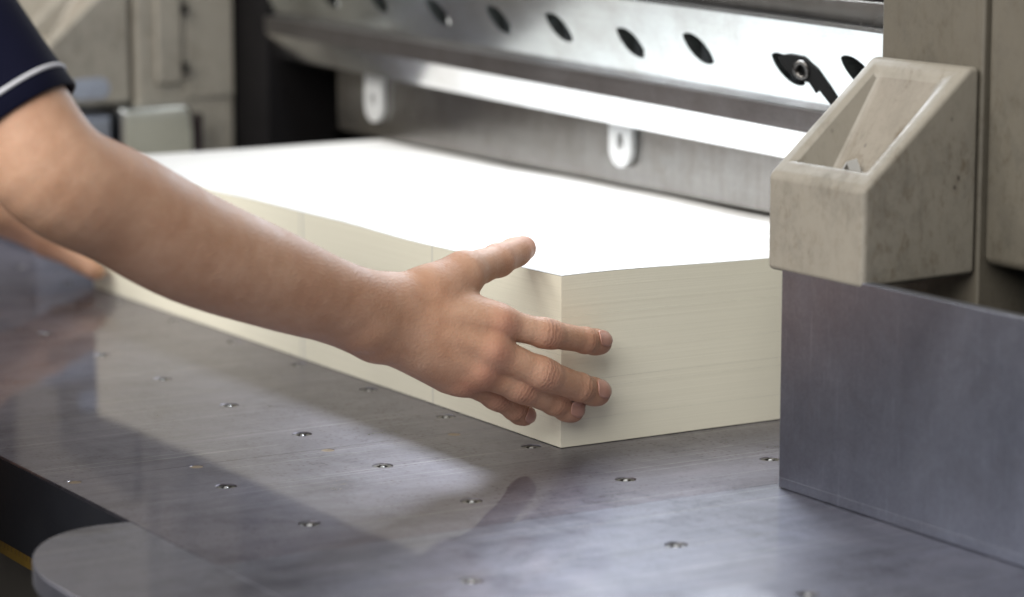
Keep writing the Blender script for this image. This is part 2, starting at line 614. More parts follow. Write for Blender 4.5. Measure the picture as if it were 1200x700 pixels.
tme = make_tray()
for k, (xc, yy) in enumerate(((.1828, .0502), (-.9778, .0520))):
    o = bpy.data.objects.new('tray', tme)
    COL.objects.link(o)
    o.parent = C
    o.location = (xc, yy, 0)
    bevel(o, .0046, 5, 18)
    tray = o
# oblong slot in the side of the far tray
prof = []
for k in range(24):
    a = k * math.tau / 24
    prof.append((.0915 + (.0095 if math.cos(a) > 0 else -.0095) + .0095 * math.cos(a), .1410 + .0095 * math.sin(a)))
sl_ = extrude_profile('slot_cover', prof, 'X', .0432, .0446, M['block'], tray)
sl_.location = (0, -.052, 0)

# -- knife: holed upper plate, grey strip and polished bevel, slightly inclined
TILT = .0205      # the knife hangs a little lower towards +X


def zk(x, z):
    return z - TILT * (x + .25)


def knife_face(name, prof, xa, xb, mat, parent=None, bev=.0004):
    """profile (y, z) swept along X following the inclination"""
    bm = bmesh.new()
    rings = []
    n = 12
    for i in range(n + 1):
        x = xa + (xb - xa) * i / n
        rings.append([bm.verts.new((x, y, zk(x, z))) for y, z in prof])
    q = len(prof)
    for i in range(n):
        for j in range(q):
            bm.faces.new((rings[i][j], rings[i][(j + 1) % q], rings[i + 1][(j + 1) % q], rings[i + 1][j]))
    bm.faces.new(rings[0][::-1])
    bm.faces.new(rings[-1])
    return from_bm(name, bm, mat, parent)


KX0, KX1 = -.8615, .30
# upper plate with diagonal lens-shaped slots cut through it
slots = [-.8230, -.7400, -.6500, -.5520, -.4560, -.3690, -.2732, -.1880, -.0856, -.0090, .085]
slot_dz = [.003, 0, .003, 0, .0015, .0028, -.0005, .0028, -.002, .003, 0]
PT, PB = .2502, .1925      # top and bottom of the plate at x = -.25
LEAN = math.tan(math.radians(15))


def py(z):
    return .2315 + (z - PB) * -LEAN + .006


bm = bmesh.new()
edges, loops = [], []
outl = [(KX0, PB), (KX1, PB), (KX1, PT), (KX0, PT)]
loops.append(outl)
for sx, dz in zip(slots, slot_dz):
    lp = []
    for k in range(22):
        a = -k * math.tau / 22
        u = .0180 * math.cos(a)
        v = .0082 * math.sin(a) * abs(math.sin(a)) ** .35
        ang = math.radians(-27)
        lp.append((sx + u * math.cos(ang) - v * math.sin(ang), .2195 + dz + u * math.sin(ang) + v * math.cos(ang)))
    loops.append(lp)
tops = []
for lp in loops:
    vs = [bm.verts.new((x, py(z), zk(x, z))) for x, z in lp]
    tops.append(vs)
    for i in range(len(vs)):
        edges.append(bm.edges.new((vs[i], vs[(i + 1) % len(vs)])))
bmesh.ops.triangle_fill(bm, use_beauty=True, use_dissolve=False, edges=edges, normal=(0, -1, 0))
for vs in tops:
    back = [bm.verts.new((v.co.x, v.co.y + .022, v.co.z)) for v in vs]
    for i in range(len(vs)):
        j = (i + 1) % len(vs)
        bm.faces.new((vs[i], vs[j], back[j], back[i]))
kn = from_bm('knife_beam', bm, M['knife'], C)
knife_face('slot_backing', [(.2560, .195), (.2600, .195), (.2600, .249), (.2560, .249)], KX0, KX1, M['hole'], kn)
knife_face('lower_strip', [(.2300, .1775), (.2420, .1775), (.2420, .1922), (.2300, .1922)], KX0, KX1, M['strip'], kn)
knife_face('blade', [(.2440, .1552), (.2480, .1552), (.2500, .1772), (.2315, .1772)], KX0, KX1, M['bevel'], kn)


# bolts in some of the slots
def add_ring(bm, c, ax, r_out, r_in, d, n=20):
    ax = Vector(ax).normalized()
    u = ax.orthogonal().normalized()
    v = ax.cross(u)
    R = []
    for (r, t) in ((r_out, 0), (r_out, d), (r_in, d), (r_in * .95, 0)):
        R.append([bm.verts.new(Vector(c) + ax * t + (u * math.cos(i * math.tau / n) + v * math.sin(i * math.tau / n)) * r) for i in range(n)])
    for a, b in zip(R[:-1], R[1:]):
        for i in range(n):
            j = (i + 1) % n
            bm.faces.new((a[i], a[j], b[j], b[i]))


for sx, dz, off in ((-.2732, -.0005, .013), (-.552, 0, .010), (-.65, .003, .010), (-.74, 0, .010), (-.456, .0015, .012)):
    bm = bmesh.new()
    xb = sx + off
    zb_ = zk(xb, .2195 + dz - off * .51)
    add_ring(bm, (xb, py(.2195) + .012, zb_), (0, -1, 0), .0052, .0030, .010 if sx > -.1 else .006)
    from_bm('bolt', bm, M['screw'] if sx > -.1 else M['tab'], kn, True)
# the black release lever that hangs from the nearest bolt
prof = [(-.0938, .2223), (-.0806, .2243), (-.0657, .2236), (-.0526, .2162), (-.0431, .2058), (-.0328, .1923), (-.0399, .1895), (-.0512, .1996), (-.0540, .2028), (-.0585, .2002), (-.0633, .2065), (-.0774, .2088), (-.0888, .2147)]
lv = extrude_profile('release_lever', prof, 'Y', -.0014, .004, M['hole'], kn)
for v_ in lv.data.vertices:
    v_.co.y += py(v_.co.z + TILT * (v_.co.x + .25))
bm = bmesh.new()
add_ring(bm, (-.0680, .2310, .2158), (.30, -1, -.2), .0064, .0040, .005)
from_bm('bolt', bm, M['screw'], lv, True)

# -- clamp behind the knife, its face just above the sheets, and its hook tabs
cl = box('clamp', (-.79, .2640, .1082), (.135, .300, .260), M['clamp'], C, .001)


def hook(xc, zlow):
    bm = bmesh.new()
    n = 16
    w, r2 = .0150, .0050
    outp, inn = [], []
    for i in range(n + 1):
        a = math.pi + math.pi * i / n
        outp.append((w * math.cos(a), w * .95 * math.sin(a) + .0145))
        inn.append((.0042 * math.cos(a), .0060 * math.sin(a) + .020))
    outp = [(-w, .052)] + outp + [(w, .052)]
    inn = [(-.0030, .026)] + inn + [(.0030, .026)]
    rings = []
    for (y) in (.2585, .2630):
        rings.append(([bm.verts.new((xc + u, y, zlow + v)) for u, v in outp], [bm.verts.new((xc + u, y, zlow + v)) for u, v in inn]))
    k = len(outp)
    for (o_, i_) in rings:
        for a in range(k - 1):
            bm.faces.new((o_[a], o_[a + 1], i_[a + 1], i_[a]))
        bm.faces.new((o_[-1], o_[0], i_[0], i_[-1]))
    for s in (0, 1):
        for a in range(k):
            b = (a + 1) % k
            bm.faces.new((rings[0][s][a], rings[0][s][b], rings[1][s][b], rings[1][s][a]))
    return from_bm('hook_tab', bm, M['tab'], cl)


for xc in (-.714, -.330):
    hook(xc, .1215)
box('knife_gap_dark', (-.9295, .2325, .0), (-.862, .300, .60), M['dark'], C)  # added dark box, blackens the gap at the knife's left end
# -- dark beam above the knife
box('upper_beam', (-.93, .2620, .2603), (.137, .50, .95), M['maroon'], C, .003)
box('rear_cover', (-.93, .52, .0), (.80, .54, .95), M['dark'], C)

# small bent metal clip lying in the near tray
bm = bmesh.new()
pts = [(.000, .000, .0), (.0025, .001, .0055), (.0045, .0015, .0085), (.0060, .002, .0050), (.0078, .002, -.0005)]
prev = None
for (a, b, c) in pts:
    cur = [bm.verts.new((a, b, c)), bm.verts.new((a + .0004, b + .0050, c + .001)), bm.verts.new((a + .0007, b + .0050, c + .0003)), bm.verts.new((a + .0004, b, c - .0006))]
    if prev:
        for i in range(4):
            bm.faces.new((prev[i], prev[(i + 1) % 4], cur[(i + 1) % 4], cur[i]))
    prev = cur
clip = from_bm('metal_clip', bm, M['tab'])
clip.location = (0.1709, 0.0740, .1765)
clip.scale = (1.4, 1.4, 1.4)
tag(clip, 'small bent shiny metal clip lying in the cream tray', 'clip')

# ------------------------------------------------------------------ paper stack
LX, DY, HZ = .7165, .44, .105
t = NT('paper_edges')
ox, oy, oz = t.xyz()
lay = t.noise(1.0, 2, .7, t.mapped((6, 6, 2600)))
lay2 = t.noise(1.0, 3, .7, t.mapped((3, 3, 260), (1, 3, 5)))
c = t.mix(t.ramp(lay, [(.35, 0.0), (.65, 1.0)]), (.80, .775, .635), (.85, .825, .685))
c = t.mix(t.ramp(lay2, [(.30, .07), (.6, 0.0)]), c, (.62, .60, .48))
# printed cut marks on the sheet edges: thin upright lines
for xm, wd, st in ((-.1575, .0009, .40), (-.3405, .0011, .50), (-.3465, .0009, .38)):
    d = t.math('ABSOLUTE', t.math('SUBTRACT', ox, xm))
    c = t.mix(t.ramp(t.math('DIVIDE', d, wd), [(.35, st), (1.0, 0.0)]), c, (.25, .27, .33))
t.set(color=c, rough=.62, normal=t.bump(lay, .10, .0003), spec=.3)
M['paper'] = t.m
t = NT('paper_top')
ox, oy, oz = t.xyz()
lines = t.math('SINE', t.math('MULTIPLY', ox, 2 * math.pi / .0052))
blk_ = t.noise(1.0, 2, .5, t.mapped((26, 8, 1)))
words = t.noise(1.0, 2, .6, t.mapped((60, 420, 1)))
pr = t.math('MULTIPLY', t.ramp(lines, [(.45, 0.0), (.7, 1.0)]), t.math('MULTIPLY', t.ramp(blk_, [(.46, 0.0), (.52, 1.0)]), t.ramp(words, [(.42, 0.0), (.5, 1.0)])))
c = t.mix(t.math('MULTIPLY', pr, .30), (.62, .62, .61), (.22, .23, .28))
t.set(color=c, rough=.6, spec=.3)
M['papertop'] = t.m

PS = empty('paper_stack', (0, 0, 0))
tag(PS, 'tall cream stack of cut paper sheets on the steel table, held at its corner', 'paper stack')


def sag(x, y):
    """gentle waviness of the upper sheets"""
    return .55 * (.0011 * math.sin(y * 34 + .6) * math.exp(-abs(x) * 6) + .0012 * math.sin(x * 17 + 1.1) + .0005 * math.sin(x * 41 + y * 23)
            - .0010 * math.exp(-((y - .16) / .03) ** 2) * math.exp(-abs(x) * 9))


def rim_pts():
    p = []
    nx, ny = 46, 34
    for i in range(nx):
        p.append((-LX + LX * i / nx, 0.0))
    for i in range(ny):
        p.append((0.0, DY * i / ny))
    for i in range(10):
        p.append((-LX * i / 10, DY))
    for i in range(ny):
        p.append((-LX, DY - DY * i / ny))
    return p


RIM = rim_pts()
RN = []
for (x, y) in RIM:
    nx = 1.0 if x > -1e-6 else (-1.0 if x < -LX + 1e-6 else 0.0)
    ny = -1.0 if y < 1e-6 else (1.0 if y > DY - 1e-6 else 0.0)
    RN.append((nx, ny))
cuts = [.0004, .0165, .0355, .0405, .0572, .0800, HZ]
for li, (za, zb) in enumerate(zip(cuts[:-1], cuts[1:])):
    bm = bmesh.new()
    nl = max(6, int((zb - za) / .00075))
    offx, offy = random.uniform(-.00004, .00004), random.uniform(-.00004, .00004)
    prev = None
    ph = .7
    for k in range(nl + 1):
        fz = k / nl
        z = za + .00003 + (zb - za - .00005) * fz
        jx, jy = random.gauss(0, .000010), random.gauss(0, .000010)
        amp = (z / HZ) ** 2
        cur = []
        for (x, y), (nx, ny) in zip(RIM, RN):
            wob = .00025 * math.sin(x * 19 + z * 60 + ph) + .0002 * math.sin(y * 31 + ph)
            cur.append(bm.verts.new((x + (offx + jx) * abs(nx) + wob * nx, y + (offy + jy) * abs(ny) + wob * ny, z + sag(x, y) * amp)))
        if prev:
            for i in range(len(cur)):
                j = (i + 1) % len(cur)
                bm.faces.new((prev[i], prev[j], cur[j], cur[i]))
        prev = cur
    from_bm('paper_lift', bm, M['paper'], PS)
bm = bmesh.new()
nx, ny = 60, 40
g = [[bm.verts.new((-LX + (LX + .0001) * i / nx, -.0001 + DY * j / ny, HZ + .0002 + sag(-LX + LX * i / nx, DY * j / ny))) for j in range(ny + 1)] for i in range(nx + 1)]
for i in range(nx):
    for j in range(ny):
        bm.faces.new((g[i][j], g[i + 1][j], g[i + 1][j + 1], g[i][j + 1]))
ts = from_bm('top_sheet', bm, M['papertop'], PS, True)


# ------------------------------------------------------------------ implicit surfaces for the person
def surface_net(fld, org, h):
    s = fld < 0
    cnt = np.zeros(tuple(n - 1 for n in s.shape), np.uint8)
    for dx in (0, 1):
        for dy in (0, 1):
            for dz in (0, 1):
                cnt += s[dx:dx + cnt.shape[0], dy:dy + cnt.shape[1], dz:dz + cnt.shape[2]]
    act = np.argwhere((cnt > 0) & (cnt < 8))
    idx = np.full(cnt.shape, -1, np.int32)
    idx[act[:, 0], act[:, 1], act[:, 2]] = np.arange(len(act))
    cor = [(dx, dy, dz) for dx in (0, 1) for dy in (0, 1) for dz in (0, 1)]
    val = {c_: fld[act[:, 0] + c_[0], act[:, 1] + c_[1], act[:, 2] + c_[2]] for c_ in cor}
    acc = np.zeros((len(act), 3), np.float64)
    num = np.zeros(len(act))
    for a in cor:
        for ax in range(3):
            if a[ax] == 0:
                b = tuple(1 if i == ax else a[i] for i in range(3))
                va, vb = val[a], val[b]
                cr = (va < 0) != (vb < 0)
                tt = np.where(cr, va / np.where(cr, va - vb, 1), 0)
                q = np.zeros((len(act), 3))
                for i in range(3):
                    q[:, i] = a[i]
                q[:, ax] = tt
                acc += q * cr[:, None]
                num += cr
    verts = (act + acc / num[:, None]) * h + np.array(org)
    quads = []
    for ax in range(3):
        o1, o2 = (ax + 1) % 3, (ax + 2) % 3
        sl0 = [slice(None)] * 3
        sl1 = [slice(None)] * 3
        sl0[ax] = slice(0, -1)
        sl1[ax] = slice(1, None)
        e = np.argwhere(s[tuple(sl0)] != s[tuple(sl1)])
        e = e[(e[:, o1] > 0) & (e[:, o2] > 0) & (e[:, o1] < s.shape[o1] - 1) & (e[:, o2] < s.shape[o2] - 1)]
        neg = s[e[:, 0], e[:, 1], e[:, 2]]
        cs = []
        for (u, v) in ((-1, -1), (0, -1), (0, 0), (-1, 0)):
            c_ = e.copy()
            c_[:, o1] += u
            c_[:, o2] += v
            cs.append(idx[c_[:, 0], c_[:, 1], c_[:, 2]])
        q = np.stack(cs, 1)
        q[~neg] = q[~neg][:, ::-1]
        quads.append(q)
    return verts, np.concatenate(quads)


class Field:
    def __init__(self, lo, hi, h):
        self.lo = np.array(lo, float)
        self.h = h
        self.n = tuple(int(math.ceil((b - a) / h)) + 1 for a, b in zip(lo, hi))
        self.f = np.full(self.n, .02, np.float32)

    def window(self, lo, hi):
        a = np.clip(np.floor((np.array(lo) - self.lo) / self.h).astype(int), 0, np.array(self.n))
        b = np.clip(np.ceil((np.array(hi) - self.lo) / self.h).astype(int) + 1, 0, np.array(self.n))
        sl = tuple(slice(i, j) for i, j in zip(a, b))
        ax = [(self.lo[i] + self.h * np.arange(a[i], b[i])).astype(np.float32) for i in range(3)]
        return sl, np.meshgrid(*ax, indexing='ij', sparse=True)

    def cone(self, a, b, ra, rb, k=.004, sub=False):
        a, b = np.array(a, float), np.array(b, float)
        mrg = max(ra, rb) + k + .004
        sl, (X, Y, Z) = self.window(np.minimum(a, b) - mrg, np.maximum(a, b) + mrg)
        cur = self.f[sl]
        if cur.size == 0:
            return self
        d = b - a
        L2 = max(float(d @ d), 1e-12)
        tt = np.clip(((X - a[0]) * d[0] + (Y - a[1]) * d[1] + (Z - a[2]) * d[2]) / L2, 0, 1)
        dist = np.sqrt((X - a[0] - tt * d[0]) ** 2 + (Y - a[1] - tt * d[1]) ** 2 + (Z - a[2] - tt * d[2]) ** 2) - (ra + (rb - ra) * tt)
        self.blend(sl, dist.astype(np.float32), k, sub)
        return self

    def blend(self, sl, dist, k, sub=False):
        cur = self.f[sl]
        if sub:
            hh = np.maximum(k - np.abs(cur + dist), 0) / k
            self.f[sl] = np.maximum(cur, -dist) + hh * hh * k * .25
        else:
            hh = np.maximum(k - np.abs(cur - dist), 0) / k
            self.f[sl] = np.minimum(cur, dist) - hh * hh * k * .25

    def ell(self, c, r, k=.004, sub=False):
        c, r = np.array(c, float), np.array(r, float)
        mrg = r.max() + k + .004
        sl, (X, Y, Z) = self.window(c - mrg, c + mrg)
        if self.f[sl].size == 0:
            return self
        q = np.sqrt(((X - c[0]) / r[0]) ** 2 + ((Y - c[1]) / r[1]) ** 2 + ((Z - c[2]) / r[2]) ** 2)
        self.blend(sl, ((q - 1) * r.min()).astype(np.float32), k, sub)
        return self

    def mesh(self):
        return surface_net(self.f, self.lo, self.h)


def relax(v, q, it=2, lam=.5):
    """a little Laplacian smoothing"""
    e = np.concatenate([q[:, [0, 1]], q[:, [1, 2]], q[:, [2, 3]], q[:, [3, 0]]])
    e = np.concatenate([e, e[:, ::-1]])
    deg = np.bincount(e[:, 0], minlength=len(v)).astype(float)
    for _ in range(it):
        s_ = np.stack([np.bincount(e[:, 0], weights=v[e[:, 1], i], minlength=len(v)) for i in range(3)], 1)
        v = v + lam * (s_ / np.maximum(deg, 1)[:, None] - v)
    return v


V3 = lambda *a: np.array(a, float)
# right hand joints (metres); the back of the hand faces the camera, fingers lie along the stack's end
WR, WU = V3(0.0120, -0.1288, 0.1020), V3(0.0140, -0.1345, 0.0864)
FING = {
    'index': [V3(.0260, -.0605, .0870), V3(.0300, -.0295, .0782), V3(.0220, .0031, .0698), V3(.0165, .0176, .0660)],
    'middle': [V3(.0300, -.0681, .0721), V3(.0330, -.0337, .0550), V3(.0240, -.0017, .0420), V3(.0165, .0160, .0353)],
    'ring': [V3(.0250, -.0733, .0597), V3(.0240, -.0435, .0463), V3(.0165, -.0150, .0333), V3(.0105, .0015, .0251)],
    'little': [V3(.0150, -.0779, .0534), V3(.0080, -.0504, .0386), V3(.0010, -.0337, .0284), V3(-.0050, -.0228, .0219)],
}
FR = {'index': (.0102, .0084, .0076, .0068), 'middle': (.0106, .0092, .0083, .0075), 'ring': (.0100, .0086, .0079, .0072), 'little': (.0090, .0075, .0069, .0062)}
TH = [V3(.0100, -.0989, .1057), V3(.0040, -.0707, .1141), V3(-.0120, -.0371, .1170), V3(-.0290, -.0092, .1198)]
TR = (.0150, .0122, .0098, .0078)
ARM = [V3(0.0200, -0.1656, 0.1079), V3(0.0290, -0.2048, 0.1241), V3(0.0420, -0.2624, 0.1488), V3(0.0530, -0.3103, 0.1757), V3(0.0580, -0.3478, 0.1967)]
ELBOW = ARM[-1]
SHO = V3(-0.0500, -0.4400, 0.3740)

h_ = .0009
F1 = Field((-.075, -.425, -.005), (.115, .050, .300), h_)
# forearm: two parallel tapering volumes, then the elbow and the upper arm
# forearm and upper arm: one chain, finely divided so that the outline stays smooth
AR = np.array((.0215, .0240, .0276, .0308, .0312, .0312, .0322, .0330, .0340))
NODES = np.array([WR * .5 + WU * .5] + ARM + [ARM[-1] + (SHO - ARM[-1]) * q for q in (.22, .45, .72)])
N4 = np.concatenate([NODES, AR[:, None]], 1)
N4 = np.concatenate([2 * N4[:1] - N4[1:2], N4, 2 * N4[-1:] - N4[-2:-1]])
chain = []
for i in range(1, len(N4) - 2):
    for q in np.linspace(0, 1, 7)[:-1]:
        p0, p1, p2, p3 = N4[i - 1:i + 3]
        chain.append(.5 * (2 * p1 + (p2 - p0) * q + (2 * p0 - 5 * p1 + 4 * p2 - p3) * q * q + (3 * p1 - p0 - 3 * p2 + p3) * q ** 3))
chain.append(N4[-2])
for a_, b_ in zip(chain[:-1], chain[1:]):
    F1.cone(a_[:3], b_[:3], a_[3], b_[3], .0002)
F1.cone(ARM[0], WR, .0200, .0182, .006)
F1.cone(ARM[0], WU, .0200, .0180, .006)
# palm: the metacarpals
for fn, wf in (('index', .15), ('middle', .4), ('ring', .7), ('little', 1.0)):
    a = WR + (WU - WR) * wf
    b = FING[fn][0]
    r1 = FR[fn][0]
    F1.cone(a + V3(.001, 0, 0), b, .0138, r1 + .0002, .007)
    F1.cone(a + V3(-.006, .004, 0), b + V3(-.009, -.006, 0), .0125, r1, .008)
F1.cone(WR, TH[0], .0155, TR[0], .006)
F1.cone(TH[0], TH[1], TR[0], TR[1], .005)
F1.cone(TH[0] + V3(-.002, .012, -.006), FING['index'][0] + V3(-.012, -.012, .002), .0125, .0090, .016)   # web of the thumb
# knuckles and tendons on the back of the hand
for fn, wf in (('index', .15), ('middle', .4), ('ring', .7), ('little', 1.0)):
    b = FING[fn][0]
    F1.ell(b + V3(.0044, -.001, .0008), (.0062, .0074, .0064), .005)
    a = WR + (WU - WR) * wf
    F1.cone(a * .45 + b * .55 + V3(.0085, 0, .001), b + V3(.0070, -.003, .001), .0030, .0040, .004)
F1.ell(WU + V3(.0115, -.012, .004), (.0085, .0105, .0085), .010)       # the ulna's knob
F1.cone(TH[1], TH[1] * .5 + TH[2] * .5, TR[1] * .97, .0100, .006)
F1.cone(TH[1] * .5 + TH[2] * .5, TH[2], .0100, TR[2], .002)
F1.cone(TH[2], TH[3], TR[2] * 1.02, TR[3], .003)
F1.ell(TH[2] * .35 + TH[3] * .65, (.0088, .0096, .0082), .004)
# fingers, blended to the palm but not to each other
F2 = Field((-.075, -.425, -.005), (.115, .050, .300), h_)
for fn in FING:
    j, r = FING[fn], FR[fn]
    lo = np.min(j, 0) - .03
    hi = np.max(j, 0) + .03
    lo = F1.lo + np.floor((lo - F1.lo) / h_) * h_
    lo = np.maximum(lo, F1.lo)
    g1 = Field(lo, hi, h_)
    g1.cone(j[0], j[1] * .9 + j[0] * .1, r[0] * .95, r[1] * .96, .003)
    g1.cone(j[1] * .9 + j[0] * .1, j[1] * .9 + j[2] * .1, r[1] * 1.03, r[1] * 1.03, .003)
    g1.cone(j[1], j[2], r[1], r[2] * .99, .003)
    g1.cone(j[2], j[3], r[2] * 1.02, r[3], .003)
    d = (j[3] - j[2]) / np.linalg.norm(j[3] - j[2])
    g1.ell(j[3] - d * .0055 + V3(-.0012, 0, 0), (r[2] * .98, r[2] * 1.05, r[2] * .98), .004)
    base = np.rint((lo - F2.lo) / h_).astype(int)
    nn = [min(g1.n[i], F2.n[i] - base[i]) for i in range(3)]
    sl = tuple(slice(base[i], base[i] + nn[i]) for i in range(3))
    F2.blend(sl, g1.f[:nn[0], :nn[1], :nn[2]], .0008)
F1.blend((slice(None),) * 3, F2.f, .0065)
del F2
va, qa = F1.mesh()
del F1
v2 = relax(va, qa, 22, .5)
va = relax(va, qa, 3, .5)
wa = np.clip((-.105 - va[:, 1]) / .03, 0, 1)[:, None]      # the arm is smoother than the hand
va = va * (1 - wa) + v2 * wa

# left arm: reaches to the far end of the stack
h2 = .0016
LW, LK = V3(-.766, -.060, .066), V3(-.748, -.024, .040)
LEL = V3(-.640, -.290, .150)
LSH = V3(-.400, -.425, .410)
G1 = Field((-.84, -.36, -.004), (-.58, .09, .22), h2)
G1.cone(LW, LW * .5 + LEL * .5, .0225, .0340, .01)
G1.cone(LW * .5 + LEL * .5, LEL, .0340, .0380, .02)
G1.cone(LEL, LEL * .6 + LSH * .4, .0380, .0430, .02)
for i, (dx, dz, ln) in enumerate(((-.016, .026, 0), (-.012, .013, .004), (-.006, 0, .002), (.001, -.010, -.008))):
    kx = LK + V3(dx, .006, dz)
    G1.cone(LW + V3(dx * .6, 0, dz * .5), kx, .015, .0115, .012)
    p2 = kx + V3(.003, .034 + ln, -.012 - dz * .10)
    p3 = p2 + V3(.004, .026 + ln, -.010)
    p3[2] = max(p3[2], .009)
    p2[2] = max(p2[2], .0095)
    G1.cone(kx, p2, .0098, .0086, .004)
    G1.cone(p2, p3, .0086, .0068, .002)
G1.cone(LW + V3(.008, .006, -.002), V3(-.737, -.032, .038), .0160, .0125, .01)
G1.cone(V3(-.737, -.032, .038), V3(-.700, -.0165, .025), .0115, .0096, .006)
G1.cone(V3(-.700, -.0165, .025), V3(-.682, -.0135, .0195), .0096, .0080, .003)
vb, qb = G1.mesh()
del G1
vb = relax(vb, qb, 2, .5)

# head, neck and trunk (outside the picture, but the place goes on there)
HC = V3(-.215, -.345, .66)
B1 = Field((-.60, -.62, -.10), (.12, -.20, .82), .004)
B1.ell(HC + V3(0, -.012, .018), (.074, .090, .088), .02)
B1.ell(HC + V3(0, .028, -.048), (.054, .052, .062), .03)
B1.ell(HC + V3(0, .072, -.056), (.026, .016, .018), .02)       # chin side
B1.cone(HC + V3(0, .086, .010), HC + V3(0, .100, -.014), .007, .011, .010)   # nose
B1.ell(HC + V3(0, .082, -.040), (.022, .008, .006), .004)       # mouth
for s in (-1, 1):
    B1.ell(HC + V3(s * .074, -.012, -.004), (.009, .018, .028), .006)
    B1.ell(HC + V3(s * .030, .080, .008), (.014, .008, .010), .006, True)
B1.cone(HC + V3(0, -.03, -.06), V3(-.217, -.425, .46), .052, .058, .03)
B1.cone(V3(-.37, -.425, .405), V3(-.065, -.425, .405), .050, .050, .03)
B1.cone(V3(-.217, -.445, .36), V3(-.217, -.46, .0), .110, .120, .05)
B1.cone(LSH, LSH * .72 + LEL * .28, .046, .042, .02)
B1.cone(SHO, SHO * .72 + ELBOW * .28, .044, .040, .02)
vc, qc = B1.mesh()
del B1

allv = np.concatenate([va, vb, vc])
allq = np.concatenate([qa, qb + len(va), qc + len(va) + len(vb)])


def np_mesh(name, v, q):
    me = bpy.data.meshes.new(name)
    me.vertices.add(len(v))
    me.vertices.foreach_set('co', v.astype(np.float32).ravel())
    me.loops.add(len(q) * 4)
    me.loops.foreach_set('vertex_index', q.astype(np.int32).ravel())
    me.polygons.add(len(q))
    me.polygons.foreach_set('loop_start', np.arange(0, len(q) * 4, 4, dtype=np.int32))
    me.polygons.foreach_set('use_smooth', np.ones(len(q), bool))
    me.update(calc_edges=True)
    me.validate()
    return me


# skin colouring that belongs to the skin: redder knuckles and fingertips; crease coordinates at the finger joints
flush = np.zeros(len(allv))
cu = np.full(len(allv), 99.0)
cw = np.zeros(len(allv))
P = allv[:len(va)]
for fn in FING:
    j = FING[fn]
    for c_, r_, s_ in ((j[0] + V3(.010, 0, 0), .010, .75), (j[1] + V3(.006, 0, 0), .009, .55), (j[2] + V3(.005, 0, 0), .007, .35), (j[3], .010, .8)):
        d2 = ((P - c_) ** 2).sum(1)
        flush[:len(va)] = np.maximum(flush[:len(va)], s_ * np.exp(-d2 / r_ ** 2))
    for k, wd, st in ((1, 5.0, 1.0), (2, 3.0, .75)):
        ax = j[k + 1] - j[k - 1]
        ax /= np.linalg.norm(ax)
        rel = P - j[k]
        along = rel @ ax * 1000
        perp = np.linalg.norm(rel - (rel @ ax)[:, None] * ax, axis=1)
        dors = np.array((.86, -.35, .35))
        dors = dors - ax * (dors @ ax)
        dors /= np.linalg.norm(dors)
        side = (rel @ dors) / np.maximum(perp, 1e-6)
        wgt = np.clip((side - .1) / .5, 0, 1) * np.exp(-(along / wd) ** 2) * (perp < .0125) * st
        upd = wgt > cw[:len(va)]
        cu[:len(va)][upd] = along[upd]
        cw[:len(va)][upd] = wgt[upd]
for c_, r_, s_ in ((TH[3], .012, .7), (TH[2], .010, .3)):
    flush[:len(va)] = np.maximum(flush[:len(va)], s_ * np.exp(-((P - c_) ** 2).sum(1) / r_ ** 2))

t = NT('skin')
fine = t.noise(900, 3, .6)
pores = t.n('ShaderNodeTexVoronoi')
pores.inputs['Scale'].default_value = 620
t.l(t.co, pores.inputs['Vector'])
mott = t.noise(55, 5, .6, None, .4)
mid_ = t.noise(16, 3, .5)
c = t.mix(t.ramp(mott, [(.3, 0.0), (.7, 1.0)]), (.47, .268, .172), (.58, .362, .250))
c = t.mix(t.ramp(mid_, [(.4, 0.0), (.7, .4)]), c, (.37, .165, .090))
c = t.mix(t.math('MULTIPLY', t.attr('flush'), .6), c, (.50, .205, .150))
u_ = t.attr('crease_u')
w_ = t.attr('crease_w')
wav = t.math('SINE', t.math('ADD', t.math('MULTIPLY', u_, 2.3), t.math('MULTIPLY', t.noise(300, 3), 9.0)))
cre = t.math('MULTIPLY', t.math('MULTIPLY', t.math('ADD', wav, 1.0), .5), w_)
c = t.mix(t.math('MULTIPLY', cre, .38), c, (.20, .085, .055))
nb = t.bump(pores.outputs['Distance'], .30, .0006)
nb = t.bump(fine, .25, .0005, nb)
nb = t.bump(mott, .20, .0012, nb)
nb = t.bump(t.math('MULTIPLY', cre, -1.0), .22, .0009, nb)
t.set(color=c, rough=t.ramp(mott, [(.3, .46), (.7, .62)]), normal=nb, sss=.12, sssr=(1.0, .35, .18), ssss=.0035, spec=.32)
M['skin'] = t.m
t = NT('nail')
t.set(color=t.mix(t.noise(200, 2), (.47, .25, .19), (.54, .31, .245)), rough=.28, sss=.15, sssr=(1, .4, .25), ssss=.002, spec=.5)
M['nail'] = t.m

PE = empty('person', (-.217, -.46, -.90))
tag(PE, 'operator in navy short-sleeved shirt with white piping, bare hands holding the paper stack', 'person')


def child(o, par):
    """parent while keeping the mesh where it stands"""
    o.parent = par
    o.matrix_parent_inverse = Matrix.Translation(par.location).inverted() if par.type == 'EMPTY' else Matrix.Identity(4)
    return o


me = np_mesh('body', allv, allq)
for nm, arr in (('flush', flush), ('crease_u', cu), ('crease_w', cw)):
    a = me.attributes.new(nm, 'FLOAT', 'POINT')
    a.data.foreach_set('value', arr.astype(np.float32))
body = child(link('body', me, M['skin']), PE)


# finger nails: small curved plates that follow the last joints
from mathutils.bvhtree import BVHTree
sel = (allv[qa].mean(1)[:, 1] > -.07)
BVH = BVHTree.FromPolygons([tuple(v) for v in va], [tuple(int(i) for i in q) for q in qa[sel]])

